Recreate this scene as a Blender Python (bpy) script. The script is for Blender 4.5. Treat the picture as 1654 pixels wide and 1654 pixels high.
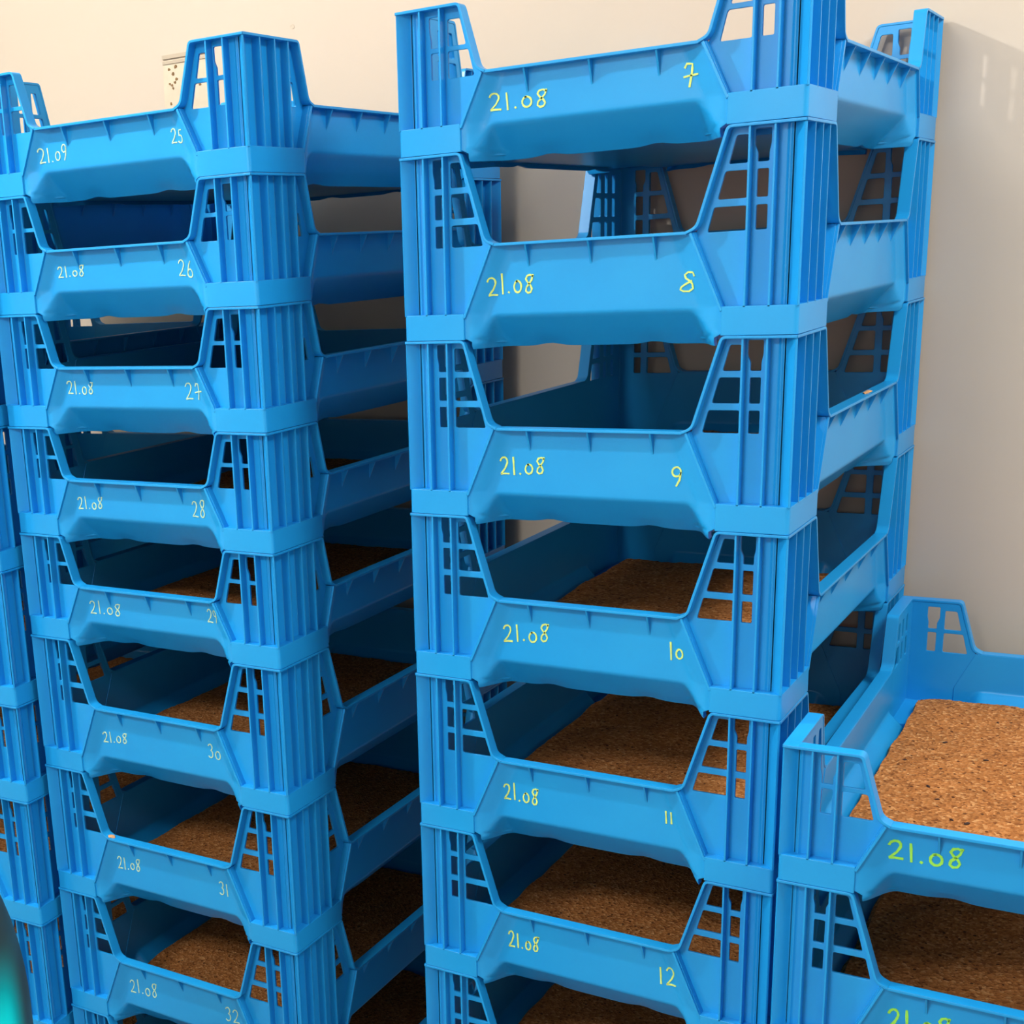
import bpy, bmesh, math, random
from mathutils import Vector, Matrix
from mathutils.geometry import tessellate_polygon
random.seed(7)
C = bpy.context.scene.collection
sc = bpy.context.scene
for o in list(bpy.data.objects): bpy.data.objects.remove(o)

# ---------------------------------------------------------------- camera
Z0 = 0.0105                      # tray undersides hang this far below the corner feet
cam_d = bpy.data.cameras.new('camera'); cam = bpy.data.objects.new('camera', cam_d); C.objects.link(cam)
r_ = Vector((0.82551191, 0.56143487, -0.05762791)); u_ = Vector((-0.10723402, 0.25627631, 0.96063693)); f_ = Vector((-0.55410374, 0.78683755, -0.27176406))
m = Matrix((r_, u_, -f_)).transposed().to_4x4(); m.translation = Vector((0.3213, -1.29617, 1.55941 + Z0))
cam.matrix_world = m
cam_d.sensor_width = 36; cam_d.sensor_fit = 'HORIZONTAL'; cam_d.lens = 36 * 1.3338966
cam_d.shift_x = 0.231273; cam_d.shift_y = 0.1297805; cam_d.clip_start = 0.02
sc.camera = cam

# ---------------------------------------------------------------- light and exposure
w = bpy.data.worlds.new('world'); sc.world = w; w.use_nodes = True
w.node_tree.nodes['Background'].inputs[0].default_value = (1, 0.96, 0.9, 1); w.node_tree.nodes['Background'].inputs[1].default_value = 0.3
sc.view_settings.view_transform = 'Standard'; sc.view_settings.look = 'None'
sc.view_settings.gamma = 1; sc.view_settings.use_curve_mapping = False
sc.view_settings.exposure = -0.08
LAMP = (-1.30, -0.62, 2.52); LAMP_W = 72; LAMP_COL = (1.0, 0.95, 0.88)
FILL_PANELS = [((0.95, -0.10, 2.575), 31, (1.0, 0.97, 0.92)), ((-0.48, -2.05, 2.575), 52, (1.0, 0.97, 0.92))]

# ---------------------------------------------------------------- helpers
def tag(o, label, cat, group=None, kind=None):
    o['label'] = label; o['category'] = cat
    if group: o['group'] = group
    if kind: o['kind'] = kind
    return o
def mesh_of(name, bm, mat, smooth=False):
    bmesh.ops.remove_doubles(bm, verts=bm.verts, dist=1e-6)
    bmesh.ops.recalc_face_normals(bm, faces=bm.faces)
    me = bpy.data.meshes.new(name); bm.to_mesh(me); bm.free()
    me.materials.append(mat)
    if smooth:
        for p in me.polygons: p.use_smooth = True
        me.set_sharp_from_angle(angle=math.radians(38))
    return me
def link(name, me, parent=None, loc=(0, 0, 0), rotz=0.0):
    o = bpy.data.objects.new(name, me); C.objects.link(o)
    o.location = loc; o.rotation_euler = (0, 0, rotz)
    if parent: o.parent = parent
    return o
def empty(name, loc=(0, 0, 0), rotz=0.0):
    o = bpy.data.objects.new(name, None); C.objects.link(o); o.empty_display_size = 0.05
    o.location = loc; o.rotation_euler = (0, 0, rotz); return o
def prism(bm, loops, d0, d1, f):
    """2-D loops (outer, holes...) extruded from depth d0 to d1; f(u, v, d) -> xyz"""
    tris = tessellate_polygon([[Vector((p[0], p[1], 0)) for p in L] for L in loops])
    flat = [p for L in loops for p in L]
    a = [bm.verts.new(f(p[0], p[1], d0)) for p in flat]; b = [bm.verts.new(f(p[0], p[1], d1)) for p in flat]
    for t in tris:
        try:
            bm.faces.new([a[i] for i in t]); bm.faces.new([b[i] for i in t])
        except ValueError: pass
    k = 0
    for L in loops:
        n = len(L)
        for i in range(n):
            j = (i + 1) % n
            bm.faces.new((a[k + i], a[k + j], b[k + j], b[k + i]))
        k += n
def box(bm, x0, x1, y0, y1, z0, z1, f=lambda x, y, z: (x, y, z)):
    prism(bm, [[(x0, y0), (x1, y0), (x1, y1), (x0, y1)]], z0, z1, f)
def rounded(pts, r, n=3):
    out = []; N = len(pts)
    for i in range(N):
        p = Vector(pts[i]); a = Vector(pts[i - 1]) - p; b = Vector(pts[(i + 1) % N]) - p
        rr = min(r[i] if isinstance(r, (list, tuple)) else r, a.length * .45, b.length * .45)
        if rr < 1e-6: out.append(tuple(p)); continue
        p0 = p + a.normalized() * rr; p1 = p + b.normalized() * rr
        for k in range(n + 1):
            t = k / n
            q = p0 * (1 - t) ** 2 + p * 2 * t * (1 - t) + p1 * t * t
            out.append((q.x, q.y))
    return out
def open_rounded(pts, r, n=5):
    """round the inner corners of an open polyline"""
    out = [tuple(pts[0])]
    for i in range(1, len(pts) - 1):
        p = Vector(pts[i]); a = Vector(pts[i - 1]) - p; b = Vector(pts[i + 1]) - p
        rr = min(r[i], a.length * .48, b.length * .48)
        p0 = p + a.normalized() * rr; p1 = p + b.normalized() * rr
        for k in range(n + 1):
            t = k / n; q = p0 * (1 - t) ** 2 + p * 2 * t * (1 - t) + p1 * t * t
            out.append((q.x, q.y))
    out.append(tuple(pts[-1])); return out
def ribbon(path, t):
    """closed outline of a strip of thickness t hanging to the right of a path"""
    off = []
    for i, p in enumerate(path):
        p = Vector(p); ns = []
        if i > 0: d = (p - Vector(path[i - 1])).normalized(); ns.append(Vector((d.y, -d.x)))
        if i < len(path) - 1: d = (Vector(path[i + 1]) - p).normalized(); ns.append(Vector((d.y, -d.x)))
        n = sum(ns, Vector((0, 0))) / len(ns); n = n / max(n.length_squared, .3)
        off.append(tuple(p + n * t))
    return list(path) + off[::-1]

# ---------------------------------------------------------------- materials
def mat(name):
    m = bpy.data.materials.new(name); m.use_nodes = True
    nt = m.node_tree; return m, nt, nt.nodes['Principled BSDF'], nt.nodes['Material Output']
def N(nt, t, **kw):
    n = nt.nodes.new(t)
    for k, v in kw.items(): setattr(n, k, v)
    return n
def ramp(nt, fac, stops):
    r = N(nt, 'ShaderNodeValToRGB'); e = r.color_ramp.elements
    while len(e) > 1: e.remove(e[-1])
    for i, (p, c) in enumerate(stops):
        el = e[0] if i == 0 else e.new(p)
        el.position = p; el.color = (*c, 1)
    nt.links.new(fac, r.inputs[0]); return r
def noise(nt, scale, detail=3, coord='Object', rough=.5):
    tc = N(nt, 'ShaderNodeTexCoord'); n = N(nt, 'ShaderNodeTexNoise')
    n.inputs['Scale'].default_value = scale; n.inputs['Detail'].default_value = detail; n.inputs['Roughness'].default_value = rough
    nt.links.new(tc.outputs[coord], n.inputs['Vector']); return n
def blue_plastic():
    m, nt, b, out = mat('blue_plastic')
    n = noise(nt, 9, 4)
    r = ramp(nt, n.outputs[0], [(.3, (.011, .340, .84)), (.7, (.016, .39, .89))])
    nt.links.new(r.outputs[0], b.inputs['Base Color'])
    b.inputs['Roughness'].default_value = .30; b.inputs['IOR'].default_value = 1.46
    n2 = noise(nt, 700, 2); bp = N(nt, 'ShaderNodeBump'); bp.inputs['Strength'].default_value = .06; bp.inputs['Distance'].default_value = .001
    bv = N(nt, 'ShaderNodeBevel'); bv.samples = 4; bv.inputs['Radius'].default_value = .0011; nt.links.new(bv.outputs[0], bp.inputs['Normal'])
    nt.links.new(n2.outputs[0], bp.inputs['Height']); nt.links.new(bp.outputs[0], b.inputs['Normal'])
    tr = N(nt, 'ShaderNodeBsdfTranslucent'); tr.inputs[0].default_value = (.012, .26, .58, 1)
    mx = N(nt, 'ShaderNodeMixShader'); mx.inputs[0].default_value = .14
    nt.links.new(b.outputs[0], mx.inputs[1]); nt.links.new(tr.outputs[0], mx.inputs[2]); nt.links.new(mx.outputs[0], out.inputs['Surface'])
    return m
def plain(name, col, rough=.6, var=.06, scale=30, bump=0, emit=0):
    m, nt, b, out = mat(name)
    n = noise(nt, scale, 4)
    lo = tuple(c * (1 - var) for c in col); hi = tuple(min(1, c * (1 + var)) for c in col)
    r = ramp(nt, n.outputs[0], [(.3, lo), (.7, hi)])
    nt.links.new(r.outputs[0], b.inputs['Base Color']); b.inputs['Roughness'].default_value = rough
    if bump:
        bp = N(nt, 'ShaderNodeBump'); bp.inputs['Strength'].default_value = bump; bp.inputs['Distance'].default_value = .002
        nt.links.new(n.outputs[0], bp.inputs['Height']); nt.links.new(bp.outputs[0], b.inputs['Normal'])
    if emit:
        b.inputs['Emission Color'].default_value = (*col, 1); b.inputs['Emission Strength'].default_value = emit
    return m
def bran():
    m, nt, b, out = mat('brown_bran')
    tc = N(nt, 'ShaderNodeTexCoord')
    v = N(nt, 'ShaderNodeTexVoronoi'); v.inputs['Scale'].default_value = 330; nt.links.new(tc.outputs['Object'], v.inputs['Vector'])
    sep = N(nt, 'ShaderNodeSeparateColor'); nt.links.new(v.outputs['Color'], sep.inputs[0])
    r = ramp(nt, sep.outputs[0], [(0, (.20, .065, .018)), (.12, (.36, .13, .034)), (.5, (.46, .175, .048)), (.85, (.56, .235, .075)), (1, (.70, .36, .14))])
    n = noise(nt, 45, 4)
    r2 = ramp(nt, n.outputs[0], [(.3, (.8, .8, .8)), (.65, (1, 1, 1))])
    mx = N(nt, 'ShaderNodeMix', data_type='RGBA', blend_type='MULTIPLY'); mx.inputs[0].default_value = 1
    nt.links.new(r.outputs[0], mx.inputs[6]); nt.links.new(r2.outputs[0], mx.inputs[7])
    v2 = N(nt, 'ShaderNodeTexVoronoi'); v2.inputs['Scale'].default_value = 75; v2.inputs['Randomness'].default_value = 1; nt.links.new(tc.outputs['Object'], v2.inputs['Vector'])
    lt = N(nt, 'ShaderNodeMath', operation='LESS_THAN'); lt.inputs[1].default_value = .13; nt.links.new(v2.outputs['Distance'], lt.inputs[0])
    mx2 = N(nt, 'ShaderNodeMix', data_type='RGBA'); nt.links.new(lt.outputs[0], mx2.inputs[0]); nt.links.new(mx.outputs[2], mx2.inputs[6]); mx2.inputs[7].default_value = (.10, .035, .012, 1)
    nt.links.new(mx2.outputs[2], b.inputs['Base Color']); b.inputs['Roughness'].default_value = .9; b.inputs['Specular IOR Level'].default_value = .2
    bp = N(nt, 'ShaderNodeBump'); bp.inputs['Strength'].default_value = .6; bp.inputs['Distance'].default_value = .002
    nt.links.new(v.outputs['Distance'], bp.inputs['Height']); nt.links.new(bp.outputs[0], b.inputs['Normal'])
    return m
BLUE = blue_plastic()
INK = {'R': plain('yellow_green_marker', (.62, .78, .20), .6, .12, 200), 'L': plain('pale_marker', (.50, .72, .50), .6, .15, 200),
       'Q': plain('bright_green_marker', (.30, .75, .08), .6, .1, 200)}
BRAN = bran()
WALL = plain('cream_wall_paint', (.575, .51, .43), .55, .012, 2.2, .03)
WALL2 = plain('grey_wall_paint', (.66, .61, .54), .6, .02, 2.2)
CEIL = plain('white_ceiling_paint', (.85, .83, .78), .8, .01, 3)
FLOOR = plain('grey_floor_coating', (.30, .30, .29), .45, .1, 8)
PAPER = plain('cream_paper', (.60, .54, .42), .7, .05, 60)
PAPER_D = plain('folded_paper_edge', (.46, .40, .31), .7, .05, 60)
SPOT = plain('brown_spots', (.20, .115, .045), .8, .25, 300)
SMUDGE = plain('grey_smudge', (.55, .49, .40), .8, .1, 300)
DARK = plain('dark_grey_green_shell', (.030, .055, .055), .5, .4, 14, .1)
CYAN, nt, b_, o_ = mat('painted_cyan_glow')  # soft cyan glow painted into the base colour, fading into the shell tone
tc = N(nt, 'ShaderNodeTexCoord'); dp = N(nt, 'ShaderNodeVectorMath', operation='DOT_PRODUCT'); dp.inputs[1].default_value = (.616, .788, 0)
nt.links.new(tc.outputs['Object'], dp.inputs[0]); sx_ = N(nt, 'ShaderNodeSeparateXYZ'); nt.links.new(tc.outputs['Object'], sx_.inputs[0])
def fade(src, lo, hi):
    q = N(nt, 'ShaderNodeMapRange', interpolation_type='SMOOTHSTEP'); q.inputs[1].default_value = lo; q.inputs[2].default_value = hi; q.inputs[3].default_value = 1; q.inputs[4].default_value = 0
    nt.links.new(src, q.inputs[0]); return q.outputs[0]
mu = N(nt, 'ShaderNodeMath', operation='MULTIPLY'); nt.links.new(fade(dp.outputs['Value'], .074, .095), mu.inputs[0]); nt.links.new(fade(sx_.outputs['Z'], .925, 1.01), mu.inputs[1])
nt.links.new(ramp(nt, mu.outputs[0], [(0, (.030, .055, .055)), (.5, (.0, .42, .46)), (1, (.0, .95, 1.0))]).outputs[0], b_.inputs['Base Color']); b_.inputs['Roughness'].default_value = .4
WHITE = plain('white_lamp_housing', (.85, .85, .83), .4, .01, 20)
GLOW = plain('lit_diffuser', (1.0, .95, .87), .5, .0, 20, 0, 6)
INSECT = plain('dark_flake', (.035, .012, .006), .6, .2, 200)

# ---------------------------------------------------------------- room
def struct(name, x0, x1, y0, y1, z0, z1, m):
    bm = bmesh.new(); box(bm, x0, x1, y0, y1, z0, z1)
    o = link(name, mesh_of(name, bm, m)); o['kind'] = 'structure'; return o
WY = 0.614                        # the wall the stacks stand against
RX0, RX1, RY0, ZC = -2.6, 1.9, -2.6, 2.62
struct('floor', RX0, RX1, RY0, WY, -.1, 0, FLOOR)
struct('ceiling', RX0, RX1, RY0, WY, ZC, ZC + .1, CEIL)
struct('wall_back', RX0 - .1, RX1 + .1, WY, WY + .1, -.1, ZC + .1, WALL)
struct('wall_front', RX0 - .1, RX1 + .1, RY0 - .1, RY0, -.1, ZC + .1, WALL2)
struct('wall_left', RX0 - .1, RX0, RY0, WY, -.1, ZC + .1, WALL2)
struct('wall_right', RX1, RX1 + .1, RY0, WY, -.1, ZC + .1, WALL2)

# ---------------------------------------------------------------- crate geometry
LX, LY = .400, .6048; HX, HY = LX / 2, LY / 2
BH, FA, SB, DW, TW, RD = .0264, .0690, .1055, .0105, .0026, .0135
class V: pass
TALL, SMALL = V(), V()
TALL.H, TALL.zr = .18336, .0945
TALL.end = [(.0685, .1834), (.0945, .0985), (.104, .0945)]        # inner edge of the post on the short side: top, slope foot, rim
TALL.side = [(.1050, .1834), (.1320, .0985), (.142, .0945)]
TALL.rows = [(.1505, .1745), (.1205, .1445), (.0925, .1140)]
SMALL.H, SMALL.zr = .13705, .0730
SMALL.end = [(.0705, .1370), (.0880, .0770), (.097, .0730)]
SMALL.side = [(.1045, .1370), (.1200, .0770), (.130, .0730)]
SMALL.rows = [(.1000, .1245), (.0705, .0955)]
ERIB, SRIB = [.0255, .0475], [.030, .0575, .083]
ESIDE = {'end': FA, 'side': SB}

def edge_u(e, z):
    (u0, z0), (u1, z1) = e[0], e[1]
    t = (z0 - z) / (z0 - z1); return u0 + (u1 - u0) * t

def post_bm(v, sx):
    """corner post: p runs from the corner along the short side, q along the long side"""
    bm = bmesh.new(); H = v.H - .0003; zr = v.zr
    P = lambda p, q, z: (sx * (HX - p), -(HY - q), z)
    for which, e, band, ribs in (('end', v.end, FA, ERIB), ('side', v.side, SB, SRIB)):
        F = (lambda u, z, d: P(u, d, z)) if which == 'end' else (lambda u, z, d: P(d, u, z))
        foot = (e[2][0] - .006, zr - .003)
        outer = [(DW, .001), (band, .001), (band, BH - .002), foot, (e[1][0] - .001, e[1][1] + .0005), (e[0][0] - .003, H - .001), (DW, H - .001)]
        holes = []
        for i, (za, zb) in enumerate(v.rows):
            last = ribs[-1] + .0045
            ub = edge_u(e, za) - (.0095 if which == 'end' else .012); ut = edge_u(e, zb) - (.0085 if which == 'end' else .011)
            holes.append(rounded([(last, za), (ub, za), (ut, zb), (last, zb)], .0022))
            if which == 'end':
                a, b = .0335, .0435
                if i == 0:
                    zm = zb + .004
                    holes.append(rounded([(a, za), (b, za), (b, za + .008), (b + .0028, zb - .010), (b + .0028, zm), (a - .0015, zm), (a - .0015, zb - .009), (a, za + .008)], .0015))
                else: holes.append(rounded([(a, za), (b, za), (b, zb), (a, zb)], .0015))
            else:
                for a, b in ((.0370, .0475), (.0640, .0740)):
                    holes.append(rounded([(a, za), (b, za), (b, zb), (a, zb)], .0015))
        prism(bm, [outer] + holes, DW, DW + TW, F)
        for u in ribs:                                             # upright ribs
            box(bm, u, u + .0019, BH - .001, H - .001, 0, DW + .0005, F)
        path = open_rounded([(0, H), e[0], e[1], e[2]], [0, .005, .020, 0])
        path = [p for p in path if p[0] <= e[2][0]]
        prism(bm, [ribbon(path, .0026)], -.0006 if which == 'end' else -.0006, RD, F)   # lip over the post and down its slope
        d = Vector((foot[0] - band, foot[1] - BH)).normalized(); n = Vector((-d.y, d.x)) * .0013
        a, b = Vector((band, BH - .004)), Vector((foot[0] + .0015, zr - .0015))
        prism(bm, [[tuple(a + n), tuple(b + n), tuple(b - n), tuple(a - n)]], 0, RD, F)  # sloping brace under the lip
        # shallow facet in the corner channel
        c0, c1 = (.0125, .0185) if which == 'end' else (.0125, .0190)
        prism(bm, [[(c0, DW + .0005), (c0 + .0024, DW - .0014), (c1 - .0024, DW - .0014), (c1, DW + .0005)]], BH - .001, H - .001,
              (lambda a_, b_, z: P(a_, b_, z)) if which == 'end' else (lambda a_, b_, z: P(b_, a_, z)))
    s = .0013
    prism(bm, [[(s, -s * .2), (DW + 2 * s, DW + .8 * s), (DW + .8 * s, DW + 2 * s), (-s * .2, s)]], BH - .001, H - .001, lambda p, q, z: P(p, q, z))
    prism(bm, [[(DW, DW), (FA + .0085, DW), (FA + .0085, SB + .0085), (DW, SB + .0085)]], .0006, .0034, lambda p, q, z: P(p, q, z))   # corner of the tray floor
    return bm
def band_bm(sx):
    bm = bmesh.new(); t = DW + .0005
    P = lambda p, q, z: (sx * (HX - p), -(HY - q), z)
    o = rounded([(0, 0), (FA, 0), (FA, t), (t, t), (t, SB), (0, SB)], [.0045, .0008, 0, 0, 0, .0008], 4)
    prism(bm, [o], .0003, BH, P)
    return bm

def side_map(k):
    return [lambda u, d, z: (-HX + u, -HY + d, z), lambda u, d, z: (HX - d, -HY + u, z),
            lambda u, d, z: (HX - u, HY - d, z), lambda u, d, z: (-HX + d, HY - u, z)][k]
def smooth(a, b, x):
    t = min(1, max(0, (x - a) / (b - a))); return t * t * (3 - 2 * t)
def brace_u(v, z, band, rim):
    return band + (rim - band) * min(1, max(0, (z - BH) / (v.zr - BH)))      # inner edge of the brace at this height
def panel_depth(v, u, z, L, band, rim, inner=False):
    """how far the tray wall stands back from the crate's outer faces"""
    uu = min(u, L - u)
    d = .0135 if inner else .0025 + .0080 * smooth(0, .024, uu - brace_u(v, z, band, rim))
    ramp_in = min(1, max(0, (uu - band - .004) / .028))
    zc = -.006 + .0315 * smooth(0, 1, ramp_in) if ramp_in < 1 else .0255
    x = (zc - z) * .97
    if x > 0: d += max(0, x - .0015) if x > .003 else x * x / .006
    return d
def basin_bm(v):
    bm = bmesh.new()
    for k in range(4):
        F = side_map(k); L, band, e = (LX, FA, v.end) if k % 2 == 0 else (LY, SB, v.side)
        rim = e[2][0] - .006
        zs = [-.0095, -.006, -.002, .002, .006, .010, .014, .017, .020, .0225, .0245, .0265, .029, .034, .044, .056, .066] + ([.08] if v is TALL else []) + [v.zr - .001]
        n1, n2 = 12, 12
        rows = {}; ni = 2 * (n1 + n2) + 1
        for j, z in enumerate(zs):
            st = (band + .0068 if z < 0 else brace_u(v, z, band, rim) - .0005)      # below foot level keep clear of the post of the crate below
            half = [st + .036 * i / n1 for i in range(n1 + 1)]
            half += [half[-1] + (L / 2 - half[-1]) * i / n2 for i in range(1, n2 + 1)]
            us = half + [L - u for u in half[:-1]][::-1]
            for i, u in enumerate(us):
                w_ = min(u, L - u)
                zz = z + .0027 * math.exp(-((w_ - (.146 if k % 2 == 0 else .19)) / .013) ** 2) * smooth(0, 1, (.004 - z) / .0135)
                for s in (0, 1):
                    d = panel_depth(v, u, z, L, band, rim, s == 1) + (.0003 if s else 0)
                    rows[s, i, j] = bm.verts.new(F(u, d, zz))
        nj = len(zs)
        for s in (0, 1):
            for i in range(ni - 1):
                for j in range(nj - 1):
                    bm.faces.new((rows[s, i, j], rows[s, i + 1, j], rows[s, i + 1, j + 1], rows[s, i, j + 1]))
        for i in range(ni - 1):
            for j in (0, nj - 1): bm.faces.new((rows[0, i, j], rows[0, i + 1, j], rows[1, i + 1, j], rows[1, i, j]))
        for j in range(nj - 1):
            for i in (0, ni - 1): bm.faces.new((rows[0, i, j], rows[0, i, j + 1], rows[1, i, j + 1], rows[1, i, j]))
        # gusset ribs under the rim
        if k % 2 == 0: ribs = [.1365, .2015, .2655]
        else: ribs = [.170, .236, .302, .3685, .4345]
        zt = v.zr - .002
        for u in ribs:
            prism(bm, [[(0.0005, zt), (.0108, zt), (.0108, zt - .0225)]], u - .001, u + .001, lambda d, z, uu, F=F: F(uu, d, z))
    # floor plate with the corners notched out, and the upright walls round the notches
    a, b = .040, .040
    cx, cy = FA + .001, SB + .001
    o = [(FA + .008, .0155), (FA + .034, .0410), (LX - FA - .034, .0410), (LX - FA - .008, .0155), (LX - FA - .008, SB + .008), (LX - .0155, SB + .008),
         (LX - .0410, SB + .034), (LX - .0410, LY - SB - .034), (LX - .0155, LY - SB - .008), (LX - FA - .008, LY - SB - .008), (LX - FA - .008, LY - .0155),
         (LX - FA - .034, LY - .0410), (FA + .034, LY - .0410), (FA + .008, LY - .0155), (FA + .008, LY - SB - .008), (.0155, LY - SB - .008),
         (.0410, LY - SB - .034), (.0410, SB + .034), (.0155, SB + .008), (FA + .008, SB + .008)]
    prism(bm, [o], -.0046, -.0022, lambda x, y, z: (x - HX, y - HY, z))
    for sx in (1, -1):
        for sy in (1, -1):
            G = lambda x, y, z: (sx * (HX - x), sy * (HY - y), z)
            box(bm, FA + .0065, FA + .009, .0150, SB + .008, -.0046, .0034, G)
            box(bm, .0150, FA + .008, SB + .0065, SB + .009, -.0046, .0034, G)
    return bm
def rim_bm(v):
    bm = bmesh.new()
    for k in range(4):
        F = side_map(k); L, e = (LX, v.end) if k % 2 == 0 else (LY, v.side)
        u0 = e[2][0] - .001
        box(bm, u0, L - u0, v.zr - .0028, v.zr, -.0002, RD, lambda u, z, d: F(u, d, z))
    return bm

PARTS = {}
for nm, v in (('t', TALL), ('s', SMALL)):
    PARTS[nm] = dict(basin=mesh_of('basin', basin_bm(v), BLUE, True), rim=mesh_of('rim', rim_bm(v), BLUE),
                     pr=mesh_of('corner_post', post_bm(v, 1), BLUE), pl=mesh_of('corner_post', post_bm(v, -1), BLUE))
BANDS = (mesh_of('corner_band', band_bm(1), BLUE, True), mesh_of('corner_band', band_bm(-1), BLUE, True))

# ---------------------------------------------------------------- handwriting
def arc(cx, cy, rx, ry, a0, a1, n=12):
    return [(cx + rx * math.cos(math.radians(a0 + (a1 - a0) * i / n)), cy + ry * math.sin(math.radians(a0 + (a1 - a0) * i / n))) for i in range(n + 1)]
GLYPH = {
    '0': (.62, [arc(.31, .30, .25, .28, 100, 470, 16)]),
    '1': (.34, [[(.12, .98), (.16, .5), (.19, .02)]]),
    '2': (.66, [arc(.28, .72, .24, .26, 165, -35, 10) + [(.36, .34), (.10, .05), (.05, .0), (.3, .03), (.62, .02)]]),
    '3': (.58, [arc(.24, .76, .22, .22, 150, -70, 8) + arc(.24, .27, .26, .27, 75, -140, 10)]),
    '5': (.60, [[(.52, .98), (.16, .96), (.12, .56)] + arc(.24, .30, .26, .29, 100, -140, 10)]),
    '6': (.60, [[(.44, 1.0), (.22, .78), (.08, .42)] + arc(.30, .26, .24, .25, 170, 520, 14)]),
    '7': (.62, [[(.08, .82), (.16, .98), (.42, .95), (.40, .6), (.30, .0)], [(.05, .42), (.34, .47), (.66, .50)]]),
    '8': (.60, [[(.56, .92), (.40, 1.0), (.20, .95), (.10, .78), (.22, .60), (.42, .42), (.52, .22), (.42, .04), (.24, .0), (.10, .12), (.14, .32), (.32, .50), (.50, .72), (.58, .98)]]),
    '9': (.58, [arc(.26, .72, .22, .24, 20, 380, 14) + [(.47, .6), (.42, .3), (.26, .0)]]),
    'S': (.66, [[(.70, .80), (.64, .97), (.40, 1.0), (.24, .86), (.30, .68), (.46, .56), (.60, .40), (.64, .16), (.46, .02), (.20, .03), (.04, .12), (.10, .26), (.30, .40), (.56, .54)]]),
    '.': (.26, [[(.10, .06), (.13, .04)]]),
}
def stroke_bm(bm, pts, w, yf):
    """a raised marker stroke lying on the tray's front face"""
    path = []
    for i in range(len(pts) - 1):
        for k in range(2): path.append((pts[i][0] + (pts[i + 1][0] - pts[i][0]) * k / 2, pts[i][1] + (pts[i + 1][1] - pts[i][1]) * k / 2))
    path.append(pts[-1])
    L, R = [], []
    for i, p in enumerate(path):
        a = Vector(path[max(0, i - 1)]); b = Vector(path[min(len(path) - 1, i + 1)])
        d = (b - a); d = d.normalized() if d.length > 1e-9 else Vector((1, 0)); n = Vector((-d.y, d.x)) * w * .5 * random.uniform(.8, 1.2)
        ends = d * w * .4 if i == len(path) - 1 else (-d * w * .4 if i == 0 else Vector((0, 0)))
        L.append(Vector(p) + n + ends); R.append(Vector(p) - n + ends)
    V3 = lambda q, k: bm.verts.new((q.x, yf(q.x, q.y) + k, q.y))
    f = [(V3(l, -.00055), V3(r, -.00055), V3(l, .0006), V3(r, .0006)) for l, r in zip(L, R)]
    for a, b in zip(f[:-1], f[1:]):
        bm.faces.new((a[0], b[0], b[1], a[1])); bm.faces.new((a[2], b[2], b[3], a[3])); bm.faces.new((a[0], b[0], b[2], a[2])); bm.faces.new((a[1], b[1], b[3], a[3]))
    bm.faces.new((f[0][0], f[0][1], f[0][3], f[0][2])); bm.faces.new((f[-1][0], f[-1][1], f[-1][3], f[-1][2]))
def writing_mesh(name, text, x0, z0, x1, z1, h, ink, wd, v):
    yf = lambda x, z: -HY + panel_depth(v, x + HX, z, LX, FA, v.end[2][0] - .006)
    bm = bmesh.new(); tot = sum(GLYPH[c][0] for c in text) + .16 * (len(text) - 1)
    cur = 0; ln = (x1 - x0)
    for c in text:
        gw, strokes = GLYPH[c]; j = random.uniform(-.05, .05); sh = random.uniform(.9, 1.06)
        for s in strokes:
            pts = []
            for (a, b) in s:
                t = (cur + a) / tot
                pts.append(((x0 + ln * t) / 1000 - HX, (z0 + (z1 - z0) * t + h * (b * sh + j)) / 1000))
            stroke_bm(bm, pts, wd, yf)
        cur += gw + .16
    return mesh_of(name, bm, ink)
MARKS = [
('R',0,'21.08',96.5,36.5,156.4,34.5,16.9),('R',0,'7',287.8,36.4,300.2,36.1,18.8),('R',1,'21.08',92.8,44.4,141.2,44.9,18.9),('R',1,'8',288.6,39.7,302.0,39.8,19.1),
('R',2,'21.08',102.9,45.0,152.3,46.7,18.2),('R',2,'9',284.8,40.2,296.1,40.7,20.6),('R',3,'21.08',104.0,46.5,156.4,50.2,19.5),('R',3,'10',286.1,47.6,301.2,47.5,18.9),
('R',4,'21.08',102.3,46.2,143.3,45.5,18.6),('R',4,'11',285.2,51.6,294.4,52.0,13.2),('R',5,'21.08',105.8,46.0,143.0,48.5,19.1),('R',5,'12',282.2,46.2,301.9,47.1,20.9),
('L',0,'21.09',91.1,33.7,134.8,35.5,17.0),('L',0,'25',289.5,38.4,306.7,38.1,14.5),('L',1,'21.08',102.1,41.4,143.9,41.1,12.1),('L',1,'26',286.1,35.3,307.1,33.8,18.7),
('L',2,'21.08',99.7,40.4,141.2,39.9,15.0),('L',2,'27',282.7,35.8,307.1,36.0,18.3),('L',3,'21.08',98.4,34.4,139.0,36.5,15.0),('L',3,'28',279.8,35.9,299.0,34.1,20.1),
('L',4,'21.08',101.2,36.6,152.5,37.7,16.6),('L',4,'29',290.5,45.3,309.0,44.1,16.3),('L',5,'21.08',102.0,44.9,143.4,48.0,14.9),('L',5,'30',276.5,51.0,295.8,50.9,17.5),
('L',6,'21.08',106.6,47.9,146.1,51.1,16.8),('L',6,'31',277.9,48.0,292.6,47.9,17.7),('L',7,'21.08',107.4,45.0,155.4,48.0,19.8),('L',7,'32',272.4,48.1,294.7,50.2,18.9),
('Q',0,'21.08',94.5,37.2,155.5,38.8,18.8),('Q',1,'21.08',104.2,47.3,156.7,51.5,21.5)]

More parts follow.
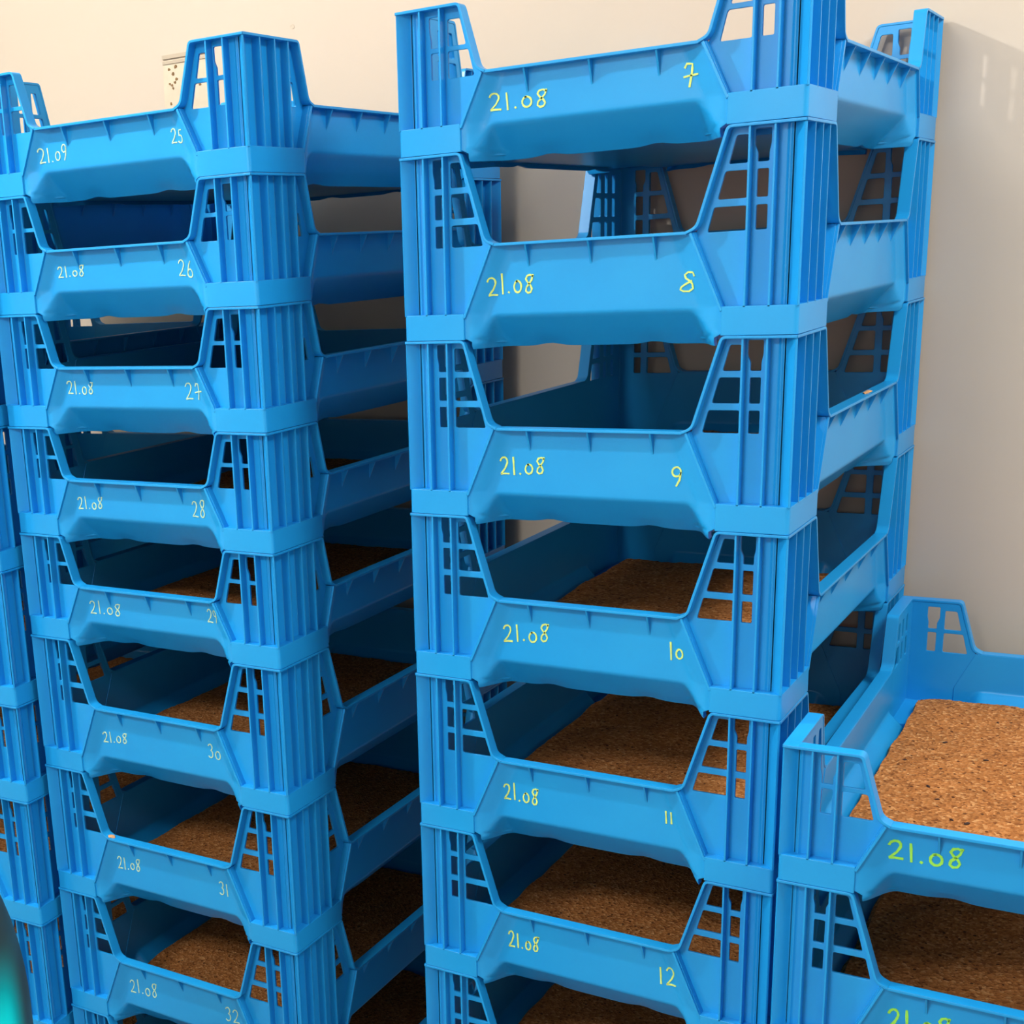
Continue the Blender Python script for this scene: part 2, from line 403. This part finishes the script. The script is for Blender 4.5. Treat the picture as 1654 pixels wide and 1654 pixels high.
# ---------------------------------------------------------------- bran
def bran_mesh(name, step, seed, lumps):
    from mathutils import noise as mn
    bm = bmesh.new(); zt = .0160
    nx, ny = int((LX - .03) / step), int((LY - .03) / step)
    off = Vector((seed * 3.1, seed * 1.7, 0)); g = {}
    for i in range(nx + 1):
        for j in range(ny + 1):
            s, t = i / nx * 2 - 1, j / ny * 2 - 1
            z = zt + .0035 * mn.noise(Vector((s * 2.1, t * 3.2, 0)) + off) + lumps * mn.noise(Vector((s * HX, t * HY, 0)) * 170 + off) + lumps * .7 * mn.noise(Vector((s * HX, t * HY, 0)) * 420 + off)
            ins = .0105 + .0032 + max(0, (.0255 - zt) * .97) + .0045
            ex = ins + .006 * (1 + .9 * mn.noise(Vector((t * 5 + 9 * (s > 0), seed, 0)))) ; ey = ins + .006 * (1 + .9 * mn.noise(Vector((s * 4, seed + 5 + 9 * (t > 0), 0))))
            x = s * (HX - ex); y = t * (HY - ey)
            # cut the corners so the heap stays clear of the post feet
            lim = (HX - .016) + (HY - .016) - .050
            if abs(x) + abs(y) > lim:
                k = lim / (abs(x) + abs(y)); x *= k; y *= k
            if abs(s) == 1 or abs(t) == 1: z = zt - .006
            g[i, j] = bm.verts.new((x, y, z))
    for i in range(nx):
        for j in range(ny): bm.faces.new((g[i, j], g[i + 1, j], g[i + 1, j + 1], g[i, j + 1]))
    ring = [(i, 0) for i in range(nx)] + [(nx, j) for j in range(ny)] + [(i, ny) for i in range(nx, 0, -1)] + [(0, j) for j in range(ny, 0, -1)]
    xc, yc = HX - FA - .0105, HY - SB - .0105
    lv = [[g[q] for q in ring], [], [], []]
    for q in ring:
        v = g[q].co; x, y = v.x * .94, v.y * .96
        lv[1].append(bm.verts.new((x, y, .0046)))
        if abs(x) > xc and abs(y) > yc:                              # keep off the raised corners of the tray floor
            ex, ey = q[0] in (0, nx), q[1] in (0, ny)
            if ex: y = math.copysign(yc, y)
            if ey: x = math.copysign(xc, x)
        lv[2].append(bm.verts.new((x, y, .0044)))
        lv[3].append(bm.verts.new((math.copysign(min(abs(x), HX - .0450), x), math.copysign(min(abs(y), HY - .0450), y), -.0013)))
    n = len(ring)
    for p, q in zip(lv[:-1], lv[1:]):
        for i in range(n): bm.faces.new((p[i], q[i], q[(i + 1) % n], p[(i + 1) % n]))
    bm.faces.new(lv[3])
    return mesh_of(name, bm, BRAN, True)
BRANS = [bran_mesh('bran_bedding', .006, s, .0010) for s in (1, 2, 3)]
BRAN_FINE = bran_mesh('bran_bedding', .0024, 4, .0011)

# ---------------------------------------------------------------- stacks
STACKS = {   # front corner position, yaw, which front corner, top crate's foot height, crate kinds from the top
    'R': ((0.0, 0.0), 0.0, 1, 1.6503, 'sttttttttt'),
    'L': ((-.5495, -.0529), -.0047, 1, 1.6483, 'ssssstttttt'),
    'F': ((-.9572, -.0845), .0229, 1, 1.5577, 'ttttstttts'),
    'Q': ((.0175, -.0557), .0141, -1, .9613, 'stttsss'),
}
STACKS['Q'] = ((.0175, -.0557), .0141, -1, .9613, 'sttt' + 'ss' + '')
WHERE = {'R': 'tall middle stack', 'L': 'tall stack left of centre', 'F': 'stack at far left edge', 'Q': 'low stack at right edge'}
ORD = ['topmost', 'second from top', 'third from top', 'fourth from top', 'fifth from top', 'sixth from top', 'seventh from top', 'eighth from top', 'ninth from top', 'tenth from top', 'eleventh from top']
marks = {}; PLACES = {}
for mk in MARKS: marks.setdefault((mk[0], mk[1]), []).append(mk)
BRAN_FROM = {'R': 0, 'L': 0, 'F': 0, 'Q': 0}
for st, ((px, py), yaw, corner, ztop, kinds) in STACKS.items():
    z = ztop
    for k, kd in enumerate(kinds):
        v = TALL if kd == 't' else SMALL
        if k: z -= v.H
        c, s = math.cos(yaw), math.sin(yaw); ox, oy = -corner * HX, HY
        loc = (px + c * ox - s * oy, py + s * ox + c * oy, z + Z0)
        PLACES[st, k] = (loc, yaw)
        root = empty('stacking_crate', loc, yaw)
        mk = marks.get((st, k), []); num = next((m_[2] for m_ in mk if '.' not in m_[2]), None)
        low = 'shallow' if kd == 's' else 'tall'
        if num: lab = 'blue plastic crate numbered %s, %s of the %s' % (num, ORD[k], WHERE[st])
        elif mk: lab = 'blue plastic crate dated 21.08, %s of the %s' % (ORD[k], WHERE[st])
        else: lab = 'unmarked blue plastic crate, %s of the %s' % (ORD[k], WHERE[st])
        tag(root, lab, 'crate', 'blue crates in the ' + WHERE[st])
        P = PARTS[kd]
        link('basin', P['basin'], root); link('rim', P['rim'], root)
        for j in range(4):
            pm, bmh = (P['pr'], BANDS[0]) if j % 2 == 0 else (P['pl'], BANDS[1])
            po = link('corner_post', pm, root, rotz=math.pi if j > 1 else 0)
            link('corner_band', bmh, po)
        for m_ in mk:
            isd = '.' in m_[2]
            nm = 'date_marking' if isd else 'number_marking'
            ww = {'R': .0017, 'L': .0013, 'Q': .0024}[st]
            o = link(nm, writing_mesh(nm, 'S' if (st, m_[2]) == ('R', '8') else m_[2], *m_[3:], INK[st], ww, v), root)
            o['label'] = 'handwritten %s in %s marker' % (m_[2], {'R': 'yellow-green', 'L': 'pale green', 'Q': 'bright green'}[st])
        if k >= BRAN_FROM[st]:
            me = BRAN_FINE if (st == 'Q' and k == 0) else BRANS[k % 3]
            b = link('bran_bedding', me, None, (loc[0], loc[1], loc[2]), yaw + (math.pi if (k % 2 and st != 'Q') else 0))
            where = ('inside the crate numbered ' + num) if num else 'in the crate %s of the %s' % (ORD[k], WHERE[st])
            tag(b, 'brown crumbly bran bedding ' + where, 'bedding', 'bran bedding in the ' + WHERE[st], 'stuff')

# ---------------------------------------------------------------- paper card on the wall
card = empty('sticky_card', (-1.135, WY, 1.83 + Z0))
tag(card, 'cream paper card with brown spots pinned to the wall', 'card')
def card_bm(x0, x1, z0, z1, t, bow=0.0):
    bm = bmesh.new(); n = 8; a = []
    for i in range(n + 1):
        s = i / n; z = z0 + (z1 - z0) * s; y = -.0005 - bow * math.sin(s * math.pi)
        a.append([bm.verts.new((x0, y, z)), bm.verts.new((x1, y, z)), bm.verts.new((x1, y - t, z)), bm.verts.new((x0, y - t, z))])
    for p, q in zip(a[:-1], a[1:]):
        for i in range(4): bm.faces.new((p[i], p[(i + 1) % 4], q[(i + 1) % 4], q[i]))
    bm.faces.new(a[0]); bm.faces.new(a[-1]); return bm
link('sheet', mesh_of('sheet', card_bm(-.043, .047, -.075, .0515, .0006, .003), PAPER), card)
link('folded_strip', mesh_of('folded_strip', card_bm(-.043, .047, .0455, .0500, .0030), PAPER_D), card)
link('folded_strip', mesh_of('folded_strip', card_bm(-.043, .047, .0535, .0595, .0030), PAPER_D), card)
for dx, dz, r in ((-.031, .0367, .0030), (-.0165, .0400, .0034), (-.0225, .0301, .0032), (-.0155, .0208, .0028), (-.0255, .0125, .0034), (-.0300, .0150, .0022), (-.0200, .0165, .0026), (-.0235, .0080, .0024), (-.0298, -.0157, .0028), (.0320, .0078, .0036), (.023, .022, .0018)):
    bm = bmesh.new(); n = 7; ph = random.uniform(0, 6)
    pts = [(dx + r * random.uniform(.45, 1.25) * math.cos(ph + 6.283 * i / n), dz + r * random.uniform(.45, 1.25) * math.sin(ph + 6.283 * i / n)) for i in range(n)]
    s = (dz + .075) / .1265; y = -.0005 - .003 * math.sin(s * math.pi) - .0006
    prism(bm, [pts], y + .0003, y - .0008, lambda a, b, d: (a, d, b))
    link('brown_spot', mesh_of('brown_spot', bm, SPOT), card)
bm = bmesh.new()
prism(bm, [[(.0045 * random.uniform(.6, 1.1) * math.cos(6.283 * i / 10), .004 * random.uniform(.6, 1.1) * math.sin(6.283 * i / 10)) for i in range(10)]], .0002, -.0006, lambda a, b, d: (a, d, b))
tag(link('wall_smudge', mesh_of('wall_smudge', bm, SMUDGE), None, (-.9215, WY, 1.9005 + Z0)), 'small grey smudge on the cream wall above the crates', 'mark')

# ---------------------------------------------------------------- rounded dark thing at the lower left edge
dr = empty('upright_tank', (-.6034, -.5839, 0))
tag(dr, 'dark grey-green round-topped tank with a painted-on cyan glow at lower left corner', 'tank')
def lathe(bm, prof, n=48, a0=0, a1=360):
    rows = []
    full = (a1 - a0) >= 360
    for k in range(n + (0 if full else 1)):
        a = math.radians(a0 + (a1 - a0) * k / n)
        rows.append([bm.verts.new((r * math.cos(a), r * math.sin(a), z)) for r, z in prof])
    cnt = len(rows)
    for k in range(cnt if full else cnt - 1):
        p, q = rows[k], rows[(k + 1) % cnt]
        for i in range(len(prof) - 1):
            try: bm.faces.new((p[i], q[i], q[i + 1], p[i + 1]))
            except ValueError: pass
R_, ZB, HD = .10, .92, .20
prof = [(0, 0), (R_ - .006, 0), (R_, .008), (R_, ZB)] + [(R_ * math.cos(math.radians(a)), ZB + HD * math.sin(math.radians(a))) for a in range(6, 90, 6)] + [(.0005, ZB + HD)]
bm = bmesh.new(); lathe(bm, prof); link('shell', mesh_of('shell', bm, DARK, True), dr)
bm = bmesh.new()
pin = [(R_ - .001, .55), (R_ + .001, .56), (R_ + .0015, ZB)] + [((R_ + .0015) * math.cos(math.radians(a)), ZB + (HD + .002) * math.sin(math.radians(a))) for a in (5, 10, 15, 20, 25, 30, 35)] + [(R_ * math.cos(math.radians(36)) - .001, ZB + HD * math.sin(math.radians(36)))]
lathe(bm, pin, 32, -110, 70); link('cyan_glow_patch', mesh_of('cyan_glow_patch', bm, CYAN, True), dr)

# ---------------------------------------------------------------- crumbs and flakes
def lump_bm(rx, ry, rz, seed):
    from mathutils import noise as mn
    bm = bmesh.new(); bmesh.ops.create_icosphere(bm, subdivisions=2, radius=1)
    for v in bm.verts:
        k = 1 + .35 * mn.noise(v.co * 1.7 + Vector((seed, 0, 0)))
        v.co = Vector((v.co.x * rx * k, v.co.y * ry * k, max(v.co.z, -.35) * rz * k + .35 * rz))
    return bm
CRUMB = plain('pale_bran', (.62, .33, .15), .9, .2, 400, .3)
def at(st, k, x, y, z):
    (px, py, pz), yaw = PLACES[st, k]; c, s = math.cos(yaw), math.sin(yaw)
    return (px + c * x - s * y, py + s * x + c * y, pz + z)
tag(link('bran_crumb', mesh_of('bran_crumb', lump_bm(.0065, .004, .0018, 1), CRUMB, True), None, at('L', 6, -.0965, -.2968, .0946)),
    'pale crumb of bran on the rim of the crate numbered 31', 'crumb')
tag(link('bran_crumb', mesh_of('bran_crumb', lump_bm(.0034, .016, .0015, 5), CRUMB, True), None, at('R', 2, .1930, .0400, .0946)),
    'pale crumb of bran on the right side rim of the crate numbered 9', 'crumb')
from mathutils.bvhtree import BVHTree
bv_ = BVHTree.FromPolygons([v.co for v in BRAN_FINE.vertices], [p.vertices[:] for p in BRAN_FINE.polygons])
flake = mesh_of('dark_flake', lump_bm(.0026, .0011, .0009, 3), INSECT, True)
for i, (fx, fy) in enumerate(((-70.8, 201.6), (-113.9, 103.7), (-144.0, 26.0), (-105.4, 16.9), (-66.2, 56.5), (-108.8, -46.0), (-95.0, -76.3), (-74.6, -126.0), (-59.8, -132.5))):
    hit = bv_.ray_cast(Vector((fx / 1000, fy / 1000, .06)), Vector((0, 0, -1)))[0]
    o = link('dark_flake', flake, None, at('Q', 0, fx / 1000, fy / 1000, hit.z), random.uniform(-1.2, 1.2))
    k = random.uniform(.8, 1.35) * (1.35 if i in (2, 8) else 1); o.scale = (k, k, k)
    tag(o, 'tiny dark flake lying on the bran in the top crate of the low right stack', 'flake', 'dark flakes on the bran at right')

# ---------------------------------------------------------------- ceiling lamp and added fill panels (above the frame)
def disc_bm(r, z0, z1, n=32):
    bm = bmesh.new(); prism(bm, [[(r * math.cos(6.28318 * i / n), r * math.sin(6.28318 * i / n)) for i in range(n)]], z0, z1, lambda a, b, d: (a, b, d)); return bm
la = empty('ceiling_lamp', (LAMP[0], LAMP[1], ZC)); tag(la, 'small round white ceiling lamp over the left stacks', 'lamp')
link('lamp_body', mesh_of('lamp_body', disc_bm(.07, -.055, 0), WHITE), la)
link('diffuser', mesh_of('diffuser', disc_bm(.055, -.075, -.055), GLOW), la)
ld = bpy.data.lights.new('lamp_light', 'POINT'); ld.energy = LAMP_W; ld.color = LAMP_COL; ld.shadow_soft_size = .035
lo = bpy.data.objects.new('lamp_light', ld); C.objects.link(lo); lo.parent = la; lo.location = (0, 0, LAMP[2] - ZC)
for (p, wt, col) in FILL_PANELS:  # unseen panels, added to fill the crate fronts and the right side
    pa = empty('fill_panel', (p[0], p[1], ZC)); tag(pa, 'unseen square white ceiling panel added as fill light', 'lamp')
    bm = bmesh.new(); box(bm, -.31, .31, -.31, .31, -.03, 0); link('fill_panel_frame', mesh_of('fill_panel_frame', bm, WHITE), pa)
    ad = bpy.data.lights.new('fill_light', 'AREA'); ad.shape = 'SQUARE'; ad.size = .58; ad.energy = wt; ad.color = col
    ao = bpy.data.objects.new('fill_light', ad); C.objects.link(ao); ao.parent = pa; ao.location = (0, 0, p[2] - ZC)
